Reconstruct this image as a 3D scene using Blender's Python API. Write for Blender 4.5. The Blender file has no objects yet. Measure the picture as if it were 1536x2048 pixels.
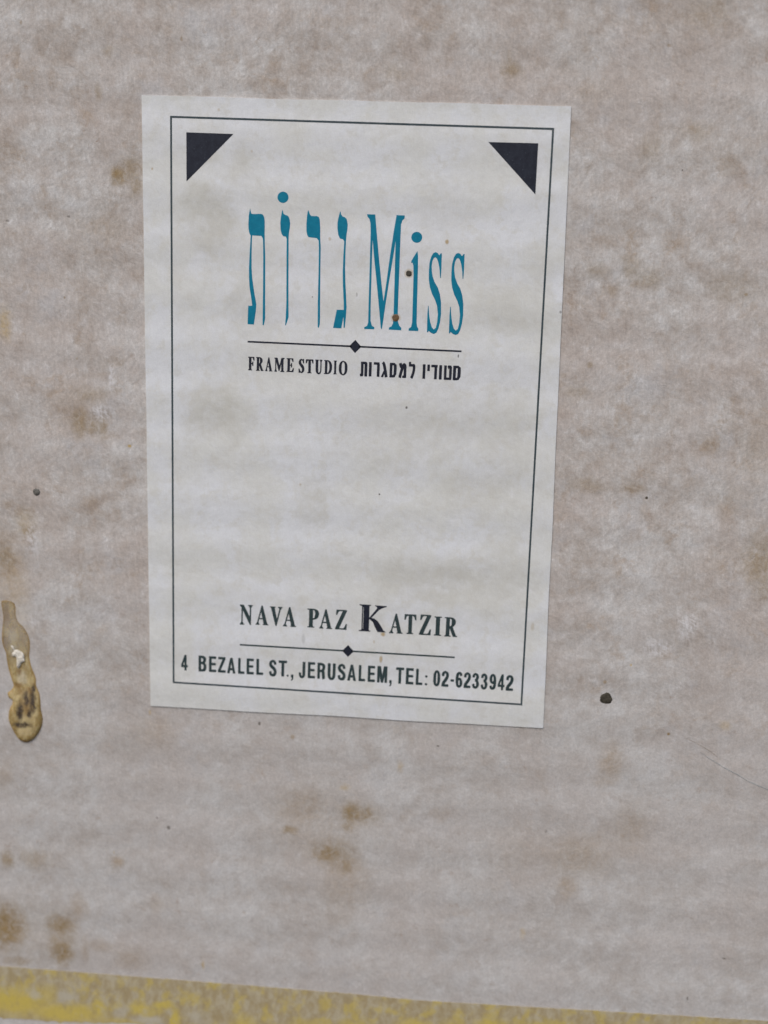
import bpy, math, random
from mathutils import Vector, Matrix, noise
from mathutils.geometry import delaunay_2d_cdt

random.seed(4)
S = bpy.context.scene
COL = S.collection
MM = 0.001                       # everything below is measured in millimetres on the board:
                                 # x to the right, y up, z out of the board towards the viewer
# ------------------------------------------------------------------ measured layout (mm)
CAM = [[16.92466,-168.479803,19.370691],[0.996545,0.075533,0.034551],[-0.048634,0.19342,0.97991],[0.067333,-0.978204,0.196425]]
STICKER = [[-29.739,41.764],[28.357,41.735],[29.919,-45.669],[-28.829,-45.892]]
BORDER = [[-25.754,39.125],[26.246,38.886],[26.618,-42.282],[-25.381,-42.043]]
TRI = [[[-23.54,37.067],[-17.029,37.009],[-23.497,30.577]],[[17.631,36.889],[24.29,36.907],[24.295,30.268]]]
TEAL = [[[-14.596,27.266],[-14.435,26.57],[-14.238,26.503],[-13.096,26.559],[-12.855,26.493],[-12.7,26.289],[-12.586,25.947],[-12.534,25.424],[-12.531,23.741],[-12.489,22.476],[-12.401,20.997],[-12.314,14.589],[-12.281,12.432],[-12.372,11.833],[-12.487,11.395],[-12.631,11.444],[-12.635,12.419],[-12.644,16.725],[-12.686,20.988],[-12.736,22.891],[-12.797,23.311],[-12.998,23.6],[-14.255,23.633],[-14.302,23.051],[-14.318,20.933],[-14.297,19.339],[-14.177,17.742],[-13.878,15.931],[-13.556,14.221],[-13.62,13.247],[-13.872,11.451],[-14.76,11.472],[-14.703,14.017],[-14.15,14.037],[-14.226,14.735],[-14.547,16.551],[-14.642,17.939],[-14.659,19.326],[-14.577,21.455],[-14.472,23.573],[-14.674,23.936],[-14.79,24.511],[-14.82,25.142],[-14.779,26.193],[-14.678,26.824]],[[-9.294,28.887],[-9.31,28.72],[-9.364,28.56],[-9.453,28.415],[-9.572,28.293],[-9.716,28.199],[-9.877,28.139],[-10.048,28.115],[-10.22,28.128],[-10.383,28.179],[-10.531,28.264],[-10.654,28.379],[-10.748,28.518],[-10.808,28.675],[-10.83,28.841],[-10.814,29.008],[-10.76,29.168],[-10.671,29.312],[-10.551,29.434],[-10.407,29.528],[-10.246,29.588],[-10.075,29.612],[-9.904,29.598],[-9.741,29.548],[-9.594,29.463],[-9.47,29.348],[-9.376,29.209],[-9.316,29.053]],[[-10.119,27.247],[-9.946,26.657],[-9.726,26.538],[-9.399,26.444],[-9.233,26.282],[-9.097,25.951],[-9.0,25.43],[-9.042,24.8],[-9.158,24.061],[-9.185,23.218],[-9.086,16.851],[-8.984,12.663],[-9.181,12.007],[-9.358,11.459],[-9.448,11.564],[-9.38,12.648],[-9.331,14.698],[-9.409,20.037],[-9.449,23.314],[-9.563,23.606],[-9.945,23.667],[-10.169,23.975],[-10.321,24.549],[-10.381,25.492],[-10.287,26.333]],[[-6.514,27.306],[-6.317,26.717],[-6.095,26.484],[-5.338,26.508],[-5.087,26.411],[-4.928,26.082],[-4.816,25.039],[-4.796,23.781],[-4.695,22.311],[-4.672,19.137],[-4.549,12.72],[-4.581,11.748],[-4.724,11.288],[-4.849,11.467],[-4.919,14.858],[-4.912,19.129],[-4.945,22.303],[-5.011,23.248],[-5.268,23.555],[-6.41,23.645],[-6.612,23.932],[-6.721,24.454],[-6.753,25.397],[-6.689,26.445],[-6.616,27.021]],[[-2.108,27.254],[-1.943,26.749],[-1.744,26.547],[-1.418,26.453],[-1.195,26.199],[-1.037,25.577],[-1.051,24.95],[-1.167,24.108],[-1.219,23.267],[-1.242,21.793],[-1.239,19.785],[-1.135,17.665],[-0.986,15.857],[-0.878,14.362],[-0.944,12.855],[-1.059,11.503],[-1.212,11.465],[-1.275,12.95],[-1.316,12.841],[-1.538,11.377],[-2.692,11.408],[-2.244,13.914],[-1.26,13.951],[-1.317,15.203],[-1.469,17.121],[-1.55,19.245],[-1.522,21.362],[-1.457,23.259],[-1.637,23.516],[-2.072,23.607],[-2.302,24.072],[-2.443,24.905],[-2.455,25.742],[-2.343,26.371],[-2.217,26.897]],[[1.583,26.97],[2.702,26.972],[3.014,24.353],[3.476,20.647],[3.927,17.353],[4.246,15.31],[4.491,17.372],[4.914,21.354],[5.345,24.972],[5.629,26.987],[6.745,26.968],[6.738,26.557],[6.468,26.31],[6.288,25.762],[6.279,23.914],[6.279,20.303],[6.276,16.439],[6.288,13.657],[6.336,12.653],[6.552,12.045],[6.847,11.754],[6.836,11.439],[5.13,11.464],[5.121,11.733],[5.477,11.949],[5.665,12.404],[5.699,13.635],[5.68,16.972],[5.65,20.281],[5.622,23.511],[5.363,21.369],[4.919,18.051],[4.524,14.819],[4.292,12.688],[4.13,11.426],[3.985,11.668],[3.75,13.563],[3.242,17.55],[2.797,20.734],[2.456,23.571],[2.441,21.271],[2.459,17.965],[2.477,14.633],[2.52,12.622],[2.748,11.902],[3.073,11.723],[3.083,11.431],[1.681,11.412],[1.673,11.67],[2.066,11.876],[2.197,12.386],[2.169,15.736],[2.175,19.06],[2.158,22.359],[2.155,24.543],[2.094,25.738],[1.94,26.33],[1.65,26.647]],[[9.255,24.13],[9.243,23.967],[9.194,23.812],[9.11,23.671],[8.997,23.551],[8.858,23.46],[8.703,23.401],[8.537,23.377],[8.37,23.39],[8.209,23.439],[8.064,23.521],[7.941,23.633],[7.846,23.768],[7.785,23.92],[7.76,24.082],[7.772,24.244],[7.822,24.4],[7.905,24.541],[8.019,24.66],[8.157,24.751],[8.313,24.81],[8.479,24.833],[8.645,24.82],[8.805,24.772],[8.951,24.69],[9.073,24.578],[9.168,24.443],[9.23,24.291]],[[8.671,22.268],[8.783,21.703],[8.825,20.39],[8.879,17.085],[8.944,12.639],[9.011,12.082],[9.231,11.699],[9.219,11.418],[7.881,11.423],[7.87,11.703],[8.201,11.94],[8.322,12.616],[8.292,15.956],[8.252,19.271],[8.19,20.258],[8.062,20.671],[7.861,20.631],[7.904,20.962],[8.324,21.688]],[[11.865,22.08],[12.032,22.085],[12.057,20.5],[12.061,19.402],[12.023,18.741],[11.931,18.793],[11.818,19.833],[11.634,20.705],[11.394,21.353],[11.185,21.532],[10.966,21.426],[10.782,21.004],[10.71,20.344],[10.76,19.687],[10.905,18.922],[11.218,18.162],[11.699,17.407],[12.018,16.534],[12.213,15.433],[12.281,13.879],[12.183,12.761],[11.997,11.86],[11.739,11.29],[11.384,11.108],[11.005,11.24],[10.654,11.506],[10.584,11.28],[10.435,11.33],[10.401,12.694],[10.388,13.809],[10.432,14.924],[10.511,14.927],[10.625,13.818],[10.83,12.71],[11.086,11.993],[11.358,11.724],[11.631,11.958],[11.789,12.746],[11.831,13.863],[11.67,14.969],[11.378,15.735],[10.891,16.604],[10.573,17.477],[10.396,18.464],[10.35,19.563],[10.383,20.662],[10.569,21.544],[10.828,22.045],[11.155,22.22],[11.439,22.12],[11.687,21.801]],[[14.976,22.074],[15.143,22.08],[15.158,20.489],[15.155,19.389],[15.112,18.725],[15.021,18.777],[14.915,19.821],[14.738,20.695],[14.502,21.346],[14.295,21.525],[14.075,21.419],[13.89,20.996],[13.813,20.333],[13.859,19.674],[13.999,18.907],[14.306,18.145],[14.782,17.387],[15.094,16.511],[15.281,15.407],[15.339,13.848],[15.235,12.726],[15.043,11.822],[14.782,11.251],[14.428,11.068],[14.051,11.2],[13.702,11.468],[13.631,11.24],[13.483,11.291],[13.457,12.659],[13.452,13.778],[13.502,14.896],[13.581,14.899],[13.688,13.787],[13.885,12.675],[14.136,11.956],[14.406,11.686],[14.679,11.92],[14.841,12.711],[14.89,13.832],[14.737,14.941],[14.451,15.71],[13.97,16.582],[13.659,17.458],[13.489,18.448],[13.45,19.55],[13.489,20.652],[13.681,21.537],[13.942,22.04],[14.269,22.215],[14.552,22.115],[14.797,21.794]]]
RULES = [[[-14.731,9.037],[15.347,8.864],[0.485,8.953]],[[-15.325,-35.5],[16.443,-35.566],[0.754,-35.52]]]
FRAME_LINE = [["F",-14.633,-13.682,5.009,6.973],["R",-13.508,-12.384,4.988,6.971],["A",-12.2,-11.108,4.98,6.992],["M",-10.883,-9.406,4.971,7.002],["E",-9.15,-8.072,5.003,6.992],["S",-7.439,-6.575,4.927,6.976],["T",-6.422,-5.305,4.944,6.951],["U",-5.12,-4.035,4.845,6.952],["D",-3.832,-2.667,4.92,6.935],["I",-2.494,-1.977,4.941,6.925],["O",-1.732,-0.488,4.836,6.94]]
HEBREW_LINE = [["tav",1.263,2.309,4.817,6.924],["vav",2.508,2.915,4.855,6.906],["resh",3.169,4.048,4.848,6.92],["gimel",4.214,5.191,4.827,6.931],["samekh",5.423,6.432,4.833,6.926],["mem",6.675,7.804,4.832,6.924],["lamed",8.097,9.038,4.833,7.162],["vav",10.051,10.456,4.836,6.904],["yod",10.685,11.067,5.93,6.886],["dalet",11.234,12.151,4.819,6.885],["vav",12.349,12.763,4.822,6.866],["tet",13.038,14.149,4.81,6.875],["samekh",14.293,15.403,4.807,6.882]]
NAME_LINE = [["N",-15.422,-13.445,-32.411,-29.282],["A",-13.049,-11.087,-32.299,-29.269],["V",-10.946,-9.034,-32.3,-29.32],["A",-8.997,-6.973,-32.317,-29.279],["P",-5.409,-3.644,-32.262,-29.324],["A",-3.618,-1.637,-32.332,-29.301],["Z",-1.277,0.493,-32.322,-29.258],["K",2.197,6.363,-32.41,-28.241],["A",6.689,8.71,-32.452,-29.396],["T",8.862,10.652,-32.428,-29.375],["Z",11.055,12.819,-32.444,-29.311],["I",13.225,14.338,-32.433,-29.479],["R",14.731,16.659,-32.488,-29.489]]
ADDRESS_LINE = [["4",-24.138,-23.128,-40.004,-37.514],["B",-21.528,-20.299,-40.018,-37.48],["E",-19.955,-18.826,-40.002,-37.491],["Z",-18.605,-17.403,-40.007,-37.51],["A",-17.218,-15.933,-40.048,-37.552],["L",-15.565,-14.587,-40.021,-37.514],["E",-14.292,-13.181,-40.028,-37.51],["L",-12.826,-11.776,-40.017,-37.488],["S",-10.92,-9.751,-40.139,-37.485],["T",-9.494,-8.216,-40.049,-37.523],[".",-8.256,-7.952,-40.043,-39.663],[",",-7.642,-7.24,-40.636,-39.598],["J",-6.468,-5.477,-40.161,-37.532],["E",-5.127,-4.021,-40.076,-37.509],["R",-3.705,-2.484,-40.083,-37.529],["U",-2.179,-0.971,-40.172,-37.511],["S",-0.68,0.538,-40.129,-37.506],["A",0.749,2.081,-40.099,-37.538],["L",2.431,3.437,-40.079,-37.532],["E",3.787,4.885,-40.102,-37.544],["M",5.177,6.688,-40.126,-37.509],[",",6.99,7.371,-40.633,-39.581],["T",7.937,9.146,-40.123,-37.551],["E",9.419,10.586,-40.133,-37.562],["L",10.898,11.904,-40.146,-37.59],[":",12.256,12.618,-40.126,-38.342],["0",13.452,14.495,-40.199,-37.646],["2",14.685,15.754,-40.165,-37.669],["-",16.006,16.514,-39.33,-38.909],["6",16.735,17.762,-40.21,-37.687],["2",17.939,18.978,-40.177,-37.698],["3",19.17,20.208,-40.214,-37.722],["3",20.439,21.449,-40.263,-37.716],["9",21.678,22.701,-40.229,-37.711],["4",22.917,23.939,-40.223,-37.706],["2",24.103,25.203,-40.217,-37.744]]
TAPE_TOP = [[-78.119,-90.406],[-53.429,-91.223],[-38.63,-91.238],[-22.144,-91.274],[-11.233,-91.325],[2.663,-91.378],[13.317,-91.65],[43.127,-91.056],[66.75,-90.62],[86.292,-89.815]]
TAPE_BOTTOM = [[-78.669,-100.458],[-53.695,-100.396],[-43.827,-100.353],[-33.207,-99.616],[-25.103,-99.272],[-11.113,-99.477],[2.925,-100.371],[13.682,-100.745],[43.813,-100.692],[67.633,-99.853],[87.37,-99.102]]
DRIP = [[-51.452,-30.863],[-50.44,-30.75],[-49.551,-31.04],[-49.291,-31.82],[-49.318,-32.844],[-48.954,-33.962],[-48.077,-34.825],[-47.328,-36.383],[-47.248,-37.756],[-47.394,-39.145],[-47.201,-40.519],[-46.883,-41.426],[-46.46,-42.676],[-46.43,-43.837],[-45.948,-45.089],[-45.808,-46.483],[-45.777,-47.653],[-45.523,-49.047],[-45.783,-50.479],[-46.321,-51.577],[-47.028,-52.453],[-48.073,-53.055],[-48.986,-52.877],[-49.658,-52.268],[-50.204,-51.236],[-50.746,-50.088],[-50.885,-48.917],[-50.624,-47.724],[-50.261,-46.996],[-50.188,-46.405],[-50.747,-45.971],[-50.898,-45.279],[-50.255,-44.655],[-49.951,-43.936],[-50.211,-43.02],[-50.624,-41.535],[-50.87,-40.16],[-51.004,-38.898],[-51.375,-37.998],[-51.568,-36.859],[-51.466,-35.248],[-51.247,-33.522],[-51.374,-32.05]]
FLAKE = [[-50.122,-37.637],[-49.731,-37.786],[-49.573,-38.237],[-49.066,-38.265],[-48.508,-38.52],[-48.125,-39.016],[-48.138,-39.535],[-48.093,-39.995],[-48.552,-40.253],[-48.793,-40.846],[-49.141,-41.156],[-49.3,-40.76],[-49.282,-40.065],[-49.377,-39.378],[-49.884,-39.293],[-49.985,-38.837],[-49.636,-38.471],[-50.02,-38.033]]
DRIP_MARKS = [[-48.921,-48.086,0.398,1.245],[-48.573,-50.126,1.195,0.339],[-46.941,-46.32,0.418,1.494],[-48.012,-45.918,0.378,0.946],[-47.385,-48.225,0.259,0.598],[-46.779,-44.207,0.219,0.498]]
DRIP_RUST = [[-49.212,-43.891,0.697,0.548],[-47.301,-44.706,0.697,0.598],[-48.93,-41.781,0.498,0.398],[-48.295,-52.773,1.096,0.279],[-50.724,-32.923,0.598,1.793],[-51.179,-37.066,0.398,1.195]]
THREAD = [[52.816,-47.878],[54.406,-48.888],[56.183,-49.886],[57.367,-50.518],[58.541,-51.05],[59.529,-51.594],[60.518,-52.138],[61.684,-52.569],[62.85,-53.0],[64.399,-53.506],[66.329,-54.088]]
FIBRE = [[50.58,-45.841],[51.166,-46.126],[51.747,-46.331],[52.53,-46.724],[53.316,-47.137],[54.102,-47.55],[54.802,-48.051],[55.503,-48.551]]
STAINS = [[-33.077,31.167,0.85,0.98,0.76,"b"],[-31.243,32.019,1.3,1.29,0.475,"b"],[-30.554,29.769,0.77,1.13,0.475,"b"],[-35.775,23.808,2.64,1.99,0.285,"p"],[-35.762,41.977,0.34,0.87,0.38,"b"],[-34.449,47.505,0.55,0.51,0.3,"b"],[-46.382,50.785,0.21,0.32,0.4,"b"],[-24.265,49.129,0.21,0.38,0.4,"b"],[-49.677,10.306,0.66,1.7,0.5,"y"],[-38.977,-3.632,0.99,1.6,0.57,"b"],[-37.068,-3.911,0.9,1.05,0.475,"b"],[-35.744,-3.852,0.54,1.34,0.475,"b"],[-37.519,0.688,1.51,0.88,0.33249999999999996,"b"],[-40.706,-1.392,2.35,2.28,0.285,"p"],[-31.803,-6.583,0.3,0.29,0.7,"y"],[-39.343,5.682,0.22,0.21,0.3,"b"],[-41.012,14.2,0.18,0.17,0.5,"b"],[-34.548,5.164,1.25,0.52,0.2375,"p"],[-50.584,-24.653,2.07,3.34,0.4275,"p"],[-50.423,-24.339,0.93,1.3,0.475,"b"],[-50.12,-16.163,0.61,0.52,0.4,"p"],[-47.195,-19.623,0.82,0.55,0.57,"b"],[-47.322,-18.65,1.2,1.52,0.25,"y"],[-49.372,-30.577,1.67,4.68,0.2,"y"],[-52.255,-84.314,2.67,3.08,0.855,"b"],[-43.343,-83.266,1.88,1.49,0.7124999999999999,"b"],[-44.2,-85.932,1.19,1.27,0.475,"b"],[-43.186,-87.851,1.48,1.8,0.8075,"b"],[-43.385,-85.519,1.98,3.4,0.4275,"b"],[-50.83,-85.591,5.0,5.31,0.19,"b"],[-40.556,-79.953,1.17,1.56,0.4275,"p"],[-50.621,-90.028,1.78,0.74,0.475,"b"],[-51.77,-72.71,0.89,1.04,0.57,"b"],[-47.361,-72.3,1.95,1.24,0.33249999999999996,"b"],[-34.093,-71.994,0.77,1.02,0.57,"p"],[-28.038,-78.388,0.67,1.24,0.285,"p"],[-32.312,-88.102,2.15,1.49,0.33249999999999996,"p"],[-39.541,-87.122,0.49,1.7,0.33249999999999996,"p"],[-36.876,-86.473,1.78,0.85,0.285,"p"],[-51.693,-58.61,0.96,2.03,0.285,"p"],[-28.037,-49.989,2.25,1.95,0.285,"p"],[2.159,-61.024,1.21,1.28,0.76,"b"],[4.287,-61.037,0.83,0.89,0.6174999999999999,"b"],[-1.012,-67.971,1.69,1.22,0.76,"b"],[1.417,-69.695,0.93,1.0,0.475,"b"],[-5.242,-60.893,3.34,2.77,0.39899999999999997,"p"],[-7.391,-64.562,0.94,0.5,0.57,"b"],[-3.476,-67.821,0.47,1.01,0.38,"b"],[1.192,-72.62,2.63,4.25,0.33249999999999996,"p"],[-2.737,-63.41,5.64,4.94,0.22799999999999998,"p"],[3.304,-61.187,2.41,1.38,0.38,"b"],[-0.473,-68.014,2.82,1.82,0.38,"b"],[-1.197,-63.791,0.47,3.2,0.33249999999999996,"p"],[1.539,-63.268,0.65,0.9,0.475,"b"],[40.159,-50.349,1.23,2.31,0.475,"p"],[39.208,-53.487,1.25,0.76,0.285,"p"],[44.117,-60.391,2.49,2.89,0.2375,"p"],[36.425,-65.875,3.97,2.67,0.39899999999999997,"p"],[35.01,-70.559,1.17,1.5,0.4275,"p"],[43.907,-61.53,1.96,2.54,0.285,"p"],[26.975,-65.429,3.25,2.96,0.19,"p"],[58.789,-19.016,2.02,2.64,0.5225,"b"],[59.776,-22.099,1.28,1.96,0.4275,"b"],[42.289,-10.614,0.24,0.21,0.9,"d"],[34.092,-9.218,2.05,0.79,0.33249999999999996,"b"],[40.58,-9.193,1.11,0.69,0.285,"b"],[54.488,-10.662,2.36,1.56,0.2375,"p"],[53.211,-18.874,1.68,1.58,0.19,"p"],[37.773,21.124,1.14,1.31,0.33249999999999996,"b"],[39.968,19.666,1.63,1.14,0.33249999999999996,"b"],[33.379,20.372,1.16,0.97,0.285,"b"],[35.305,17.961,1.0,0.65,0.285,"b"],[51.411,18.934,2.45,1.61,0.2375,"b"],[53.429,18.006,0.33,0.2,0.5,"b"],[33.158,7.674,0.48,0.48,0.35,"b"],[31.416,3.864,1.41,0.67,0.285,"b"],[50.509,-2.99,1.0,1.02,0.33249999999999996,"p"],[57.417,-2.326,2.07,3.59,0.285,"p"],[37.316,0.349,0.42,0.77,0.285,"p"],[45.42,53.478,1.87,1.64,0.285,"b"],[31.042,43.765,1.93,1.08,0.2375,"p"],[40.583,49.678,0.33,0.25,0.35,"b"],[45.161,39.111,1.51,1.08,0.285,"b"],[39.395,36.595,1.13,1.41,0.2375,"b"],[49.452,34.886,1.11,1.02,0.285,"p"],[20.143,46.227,1.05,0.69,0.5225,"b"],[19.806,47.542,0.24,0.92,0.285,"b"],[4.862,45.437,1.23,0.78,0.2375,"b"],[-12.254,-47.699,0.23,0.32,0.6,"d"],[-7.227,-49.519,0.38,0.4,0.4,"b"],[14.603,-49.52,0.23,0.16,0.6,"d"],[48.14,-45.457,0.22,0.23,0.8,"b"],[38.421,-38.066,0.29,0.3,0.5,"b"],[41.958,-35.263,0.21,0.23,0.5,"y"],[59.264,-80.748,0.37,0.16,0.5,"d"],[54.407,-87.882,0.15,0.34,0.5,"d"],[31.338,-62.03,0.22,0.32,0.3,"d"],[-26.129,-65.491,0.31,0.33,0.55,"d"],[-27.921,-64.048,0.16,0.16,0.6,"d"],[-28.949,-47.013,0.23,0.47,0.3,"y"],[-20.72,-88.373,0.24,0.52,0.5,"y"],[-34.708,-70.276,0.16,0.34,0.3,"y"],[28.794,-78.928,0.38,0.66,0.3,"y"],[43.618,34.014,0.11,0.1,0.8,"d"],[-48.992,24.479,0.29,0.2,0.4,"d"],[-40.239,25.365,0.28,0.2,0.4,"d"],[0.905,-57.063,0.53,0.4,0.4,"y"],[9.077,-53.3,0.3,0.64,0.3,"y"],[56.104,-43.554,0.64,0.54,0.3,"y"]]
PAPER_MARKS = [[12.661,23.62,0.27,0.34,0.8,"t"],[5.812,-32.674,0.34,0.34,0.8,"t"],[5.649,-36.514,0.27,0.54,0.7,"t"],[4.591,-11.867,0.13,0.13,1.0,"k"],[7.983,0.697,0.17,0.17,0.8,"k"],[14.955,8.191,0.11,0.27,0.8,"k"],[28.657,14.749,0.17,0.17,0.5,"k"],[-3.456,23.497,0.2,0.27,0.4,"t"],[-28.296,32.103,0.13,0.2,0.6,"t"],[-14.471,34.802,0.17,0.2,0.35,"t"],[-19.076,40.107,0.2,0.2,0.35,"t"],[-6.827,-11.032,0.17,0.17,0.4,"t"],[-5.702,15.542,0.1,0.13,0.6,"k"],[0.507,16.107,0.13,0.34,0.35,"k"],[27.465,-30.29,0.27,0.6,0.3,"t"],[4.529,-33.894,0.13,0.27,0.4,"t"],[-5.897,-34.041,0.27,0.8,0.2,"k"],[-20.227,25.518,4.02,3.35,0.55,"g"],[-14.474,13.432,3.69,2.68,0.3,"g"],[-19.337,-1.549,4.02,3.02,0.5,"g"],[-3.955,-13.16,2.68,3.02,0.35,"g"],[7.238,-3.954,8.71,4.02,0.28,"g"],[14.147,-0.097,7.37,4.69,0.3,"g"],[21.294,-2.612,4.02,8.04,0.25,"g"],[12.344,-24.155,8.04,4.02,0.45,"g"],[22.375,-22.869,4.69,4.69,0.25,"g"],[18.178,-10.63,5.36,2.68,0.3,"g"],[21.055,14.74,4.02,3.35,0.3,"g"],[-16.116,33.637,3.35,2.68,0.25,"g"],[25.942,18.974,1.34,8.04,0.2,"g"],[11.518,27.84,4.02,4.02,0.2,"g"],[-16.925,-27.256,4.02,1.34,0.2,"g"],[23.187,13.457,2.01,2.01,0.3,"g"]]
DOTS = [[-45.71,-14.007,0.55],[38.747,-40.652,0.88],[7.619,19.214,0.42],[6.01,13.123,0.5]]
CORNERS = [[-49.224,53.603],[52.768,55.512],[66.801,-91.16],[-53.729,-101.566]]

def W(x, y, z=0.0):              # board mm -> world metres; the board stands upright and faces -Y
    return Vector((x * MM, -z * MM, y * MM))

# ------------------------------------------------------------------ camera
cam = bpy.data.cameras.new('camera')
cam_o = bpy.data.objects.new('camera', cam)
COL.objects.link(cam_o)
_p, _r, _u, _b = [Vector(v) for v in CAM]
_m = Matrix((( _r.x, _u.x, _b.x), (_r.y, _u.y, _b.y), (_r.z, _u.z, _b.z))).to_4x4()
_m.translation = _p * MM
cam_o.matrix_world = _m
cam.sensor_fit = 'VERTICAL'
cam.sensor_height = 36.0
cam.sensor_width = 27.0
cam.lens = 2400.0 / 2048.0 * 36.0
cam.clip_start = 0.005
cam.clip_end = 20.0
cam.dof.use_dof = True
cam.dof.focus_distance = 0.1665
cam.dof.aperture_fstop = 42.19 / 3.0
S.camera = cam_o

# ------------------------------------------------------------------ light
SUN_EL, SUN_ROT = math.radians(52), math.radians(205)
world = bpy.data.worlds.new('World')
S.world = world
world.use_nodes = True
wn = world.node_tree
wn.nodes.clear()
sky = wn.nodes.new('ShaderNodeTexSky')
sky.sky_type = 'NISHITA'
sky.sun_disc = False
sky.sun_elevation = SUN_EL
sky.sun_rotation = SUN_ROT
sky.air_density = 1.0
sky.dust_density = 4.0
sky.ozone_density = 1.0
bg = wn.nodes.new('ShaderNodeBackground')
bg.inputs['Strength'].default_value = 0.10
wo = wn.nodes.new('ShaderNodeOutputWorld')
wn.links.new(sky.outputs[0], bg.inputs['Color'])
wn.links.new(bg.outputs[0], wo.inputs['Surface'])
sl = bpy.data.lights.new('sun', 'SUN')
sl.energy = 1.35
sl.angle = math.radians(28)
sl.color = (1.0, 0.98, 0.95)
so = bpy.data.objects.new('sun', sl)
COL.objects.link(so)
_d = Vector((math.sin(SUN_ROT) * math.cos(SUN_EL), math.cos(SUN_ROT) * math.cos(SUN_EL), math.sin(SUN_EL)))
so.rotation_euler = _d.to_track_quat('Z', 'Y').to_euler()
S.view_settings.view_transform = 'Standard'
S.view_settings.look = 'None'
S.view_settings.exposure = 0.34
S.view_settings.gamma = 1.0
S.view_settings.use_curve_mapping = False

# ------------------------------------------------------------------ node helper
class N:
    def __init__(s, name):
        s.m = bpy.data.materials.new(name)
        s.m.use_nodes = True
        s.t = s.m.node_tree
        s.t.nodes.clear()
        s.out = s.t.nodes.new('ShaderNodeOutputMaterial')
        s.bsdf = s.t.nodes.new('ShaderNodeBsdfPrincipled')
        s.t.links.new(s.bsdf.outputs[0], s.out.inputs['Surface'])

    def put(s, sock, v):
        if isinstance(v, bpy.types.NodeSocket):
            s.t.links.new(v, sock)
        elif v is not None:
            if isinstance(v, (tuple, list)) and len(v) == 3 and sock.type == 'RGBA':
                v = (*v, 1.0)
            sock.default_value = v

    def math(s, op, a, b=None, c=None, clamp=False):
        n = s.t.nodes.new('ShaderNodeMath')
        n.operation = op
        n.use_clamp = clamp
        s.put(n.inputs[0], a); s.put(n.inputs[1], b); s.put(n.inputs[2], c)
        return n.outputs[0]

    def vec(s, op, a, b=None, c=None):
        n = s.t.nodes.new('ShaderNodeVectorMath')
        n.operation = op
        s.put(n.inputs[0], a)
        if b is not None: s.put(n.inputs[1], b)
        if c is not None: s.put(n.inputs[2], c)
        return n.outputs['Value'] if op in ('LENGTH', 'DOT_PRODUCT') else n.outputs[0]

    def noise(s, v, scale, detail=4, rough=0.55, color=False, dist=0.0):
        n = s.t.nodes.new('ShaderNodeTexNoise')
        s.put(n.inputs['Vector'], v)
        n.inputs['Scale'].default_value = scale
        n.inputs['Detail'].default_value = detail
        n.inputs['Roughness'].default_value = rough
        n.inputs['Distortion'].default_value = dist
        return n.outputs['Color' if color else 'Fac']

    def ramp(s, v, a, b, lo=0.0, hi=1.0, smooth=True):
        n = s.t.nodes.new('ShaderNodeMapRange')
        if smooth: n.interpolation_type = 'SMOOTHSTEP'
        s.put(n.inputs['Value'], v)
        n.inputs['From Min'].default_value = a
        n.inputs['From Max'].default_value = b
        n.inputs['To Min'].default_value = lo
        n.inputs['To Max'].default_value = hi
        return n.outputs[0]

    def mix(s, f, a, b, mode='MIX'):
        n = s.t.nodes.new('ShaderNodeMix')
        n.data_type = 'RGBA'
        n.blend_type = mode
        s.put(n.inputs[0], f); s.put(n.inputs[6], a); s.put(n.inputs[7], b)
        return n.outputs[2]

    def coords(s, off=(0, 0, 0)):
        """object coordinates in millimetres on the board (x, 0, y)"""
        n = s.t.nodes.new('ShaderNodeTexCoord')
        return s.vec('MULTIPLY_ADD', n.outputs['Object'], (1000, 1000, 1000), (off[0], off[2], off[1]))

    def stretch(s, v, ang, along, across):
        n = s.t.nodes.new('ShaderNodeMapping')
        n.vector_type = 'TEXTURE'
        n.inputs['Rotation'].default_value = (0, ang, 0)
        n.inputs['Scale'].default_value = (along, 1, across)
        s.put(n.inputs['Vector'], v)
        return n.outputs[0]

    def warp(s, v, scale, amp, detail=3):
        c = s.noise(v, scale, detail, 0.6, True)
        c = s.vec('SUBTRACT', c, (0.5, 0.5, 0.5))
        return s.vec('MULTIPLY_ADD', c, (amp, 0, amp), v)

    def spots(s, v, lst, outer=1.3, inner=0.35):
        """soft-edged marks: list of (x, y, rx, ry, strength)"""
        acc = None
        for (x, y, rx, ry, w) in lst:
            q = s.vec('MULTIPLY_ADD', v, (1 / rx, 0, 1 / ry), (-x / rx, 0, -y / ry))
            q = s.ramp(s.vec('LENGTH', q), outer, inner, 0.0, w)
            acc = q if acc is None else s.math('MAXIMUM', acc, q)
        return acc

    def bump(s, height, strength, dist_mm, prev=None):
        n = s.t.nodes.new('ShaderNodeBump')
        n.inputs['Strength'].default_value = strength
        n.inputs['Distance'].default_value = dist_mm * MM
        s.put(n.inputs['Height'], height)
        if prev is not None: s.put(n.inputs['Normal'], prev)
        return n.outputs[0]

    def done(s, color, rough=0.8, normal=None, spec=0.3):
        s.put(s.bsdf.inputs['Base Color'], color)
        s.put(s.bsdf.inputs['Roughness'], rough)
        s.put(s.bsdf.inputs['Specular IOR Level'], spec)
        if normal is not None: s.put(s.bsdf.inputs['Normal'], normal)
        return s.m


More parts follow.
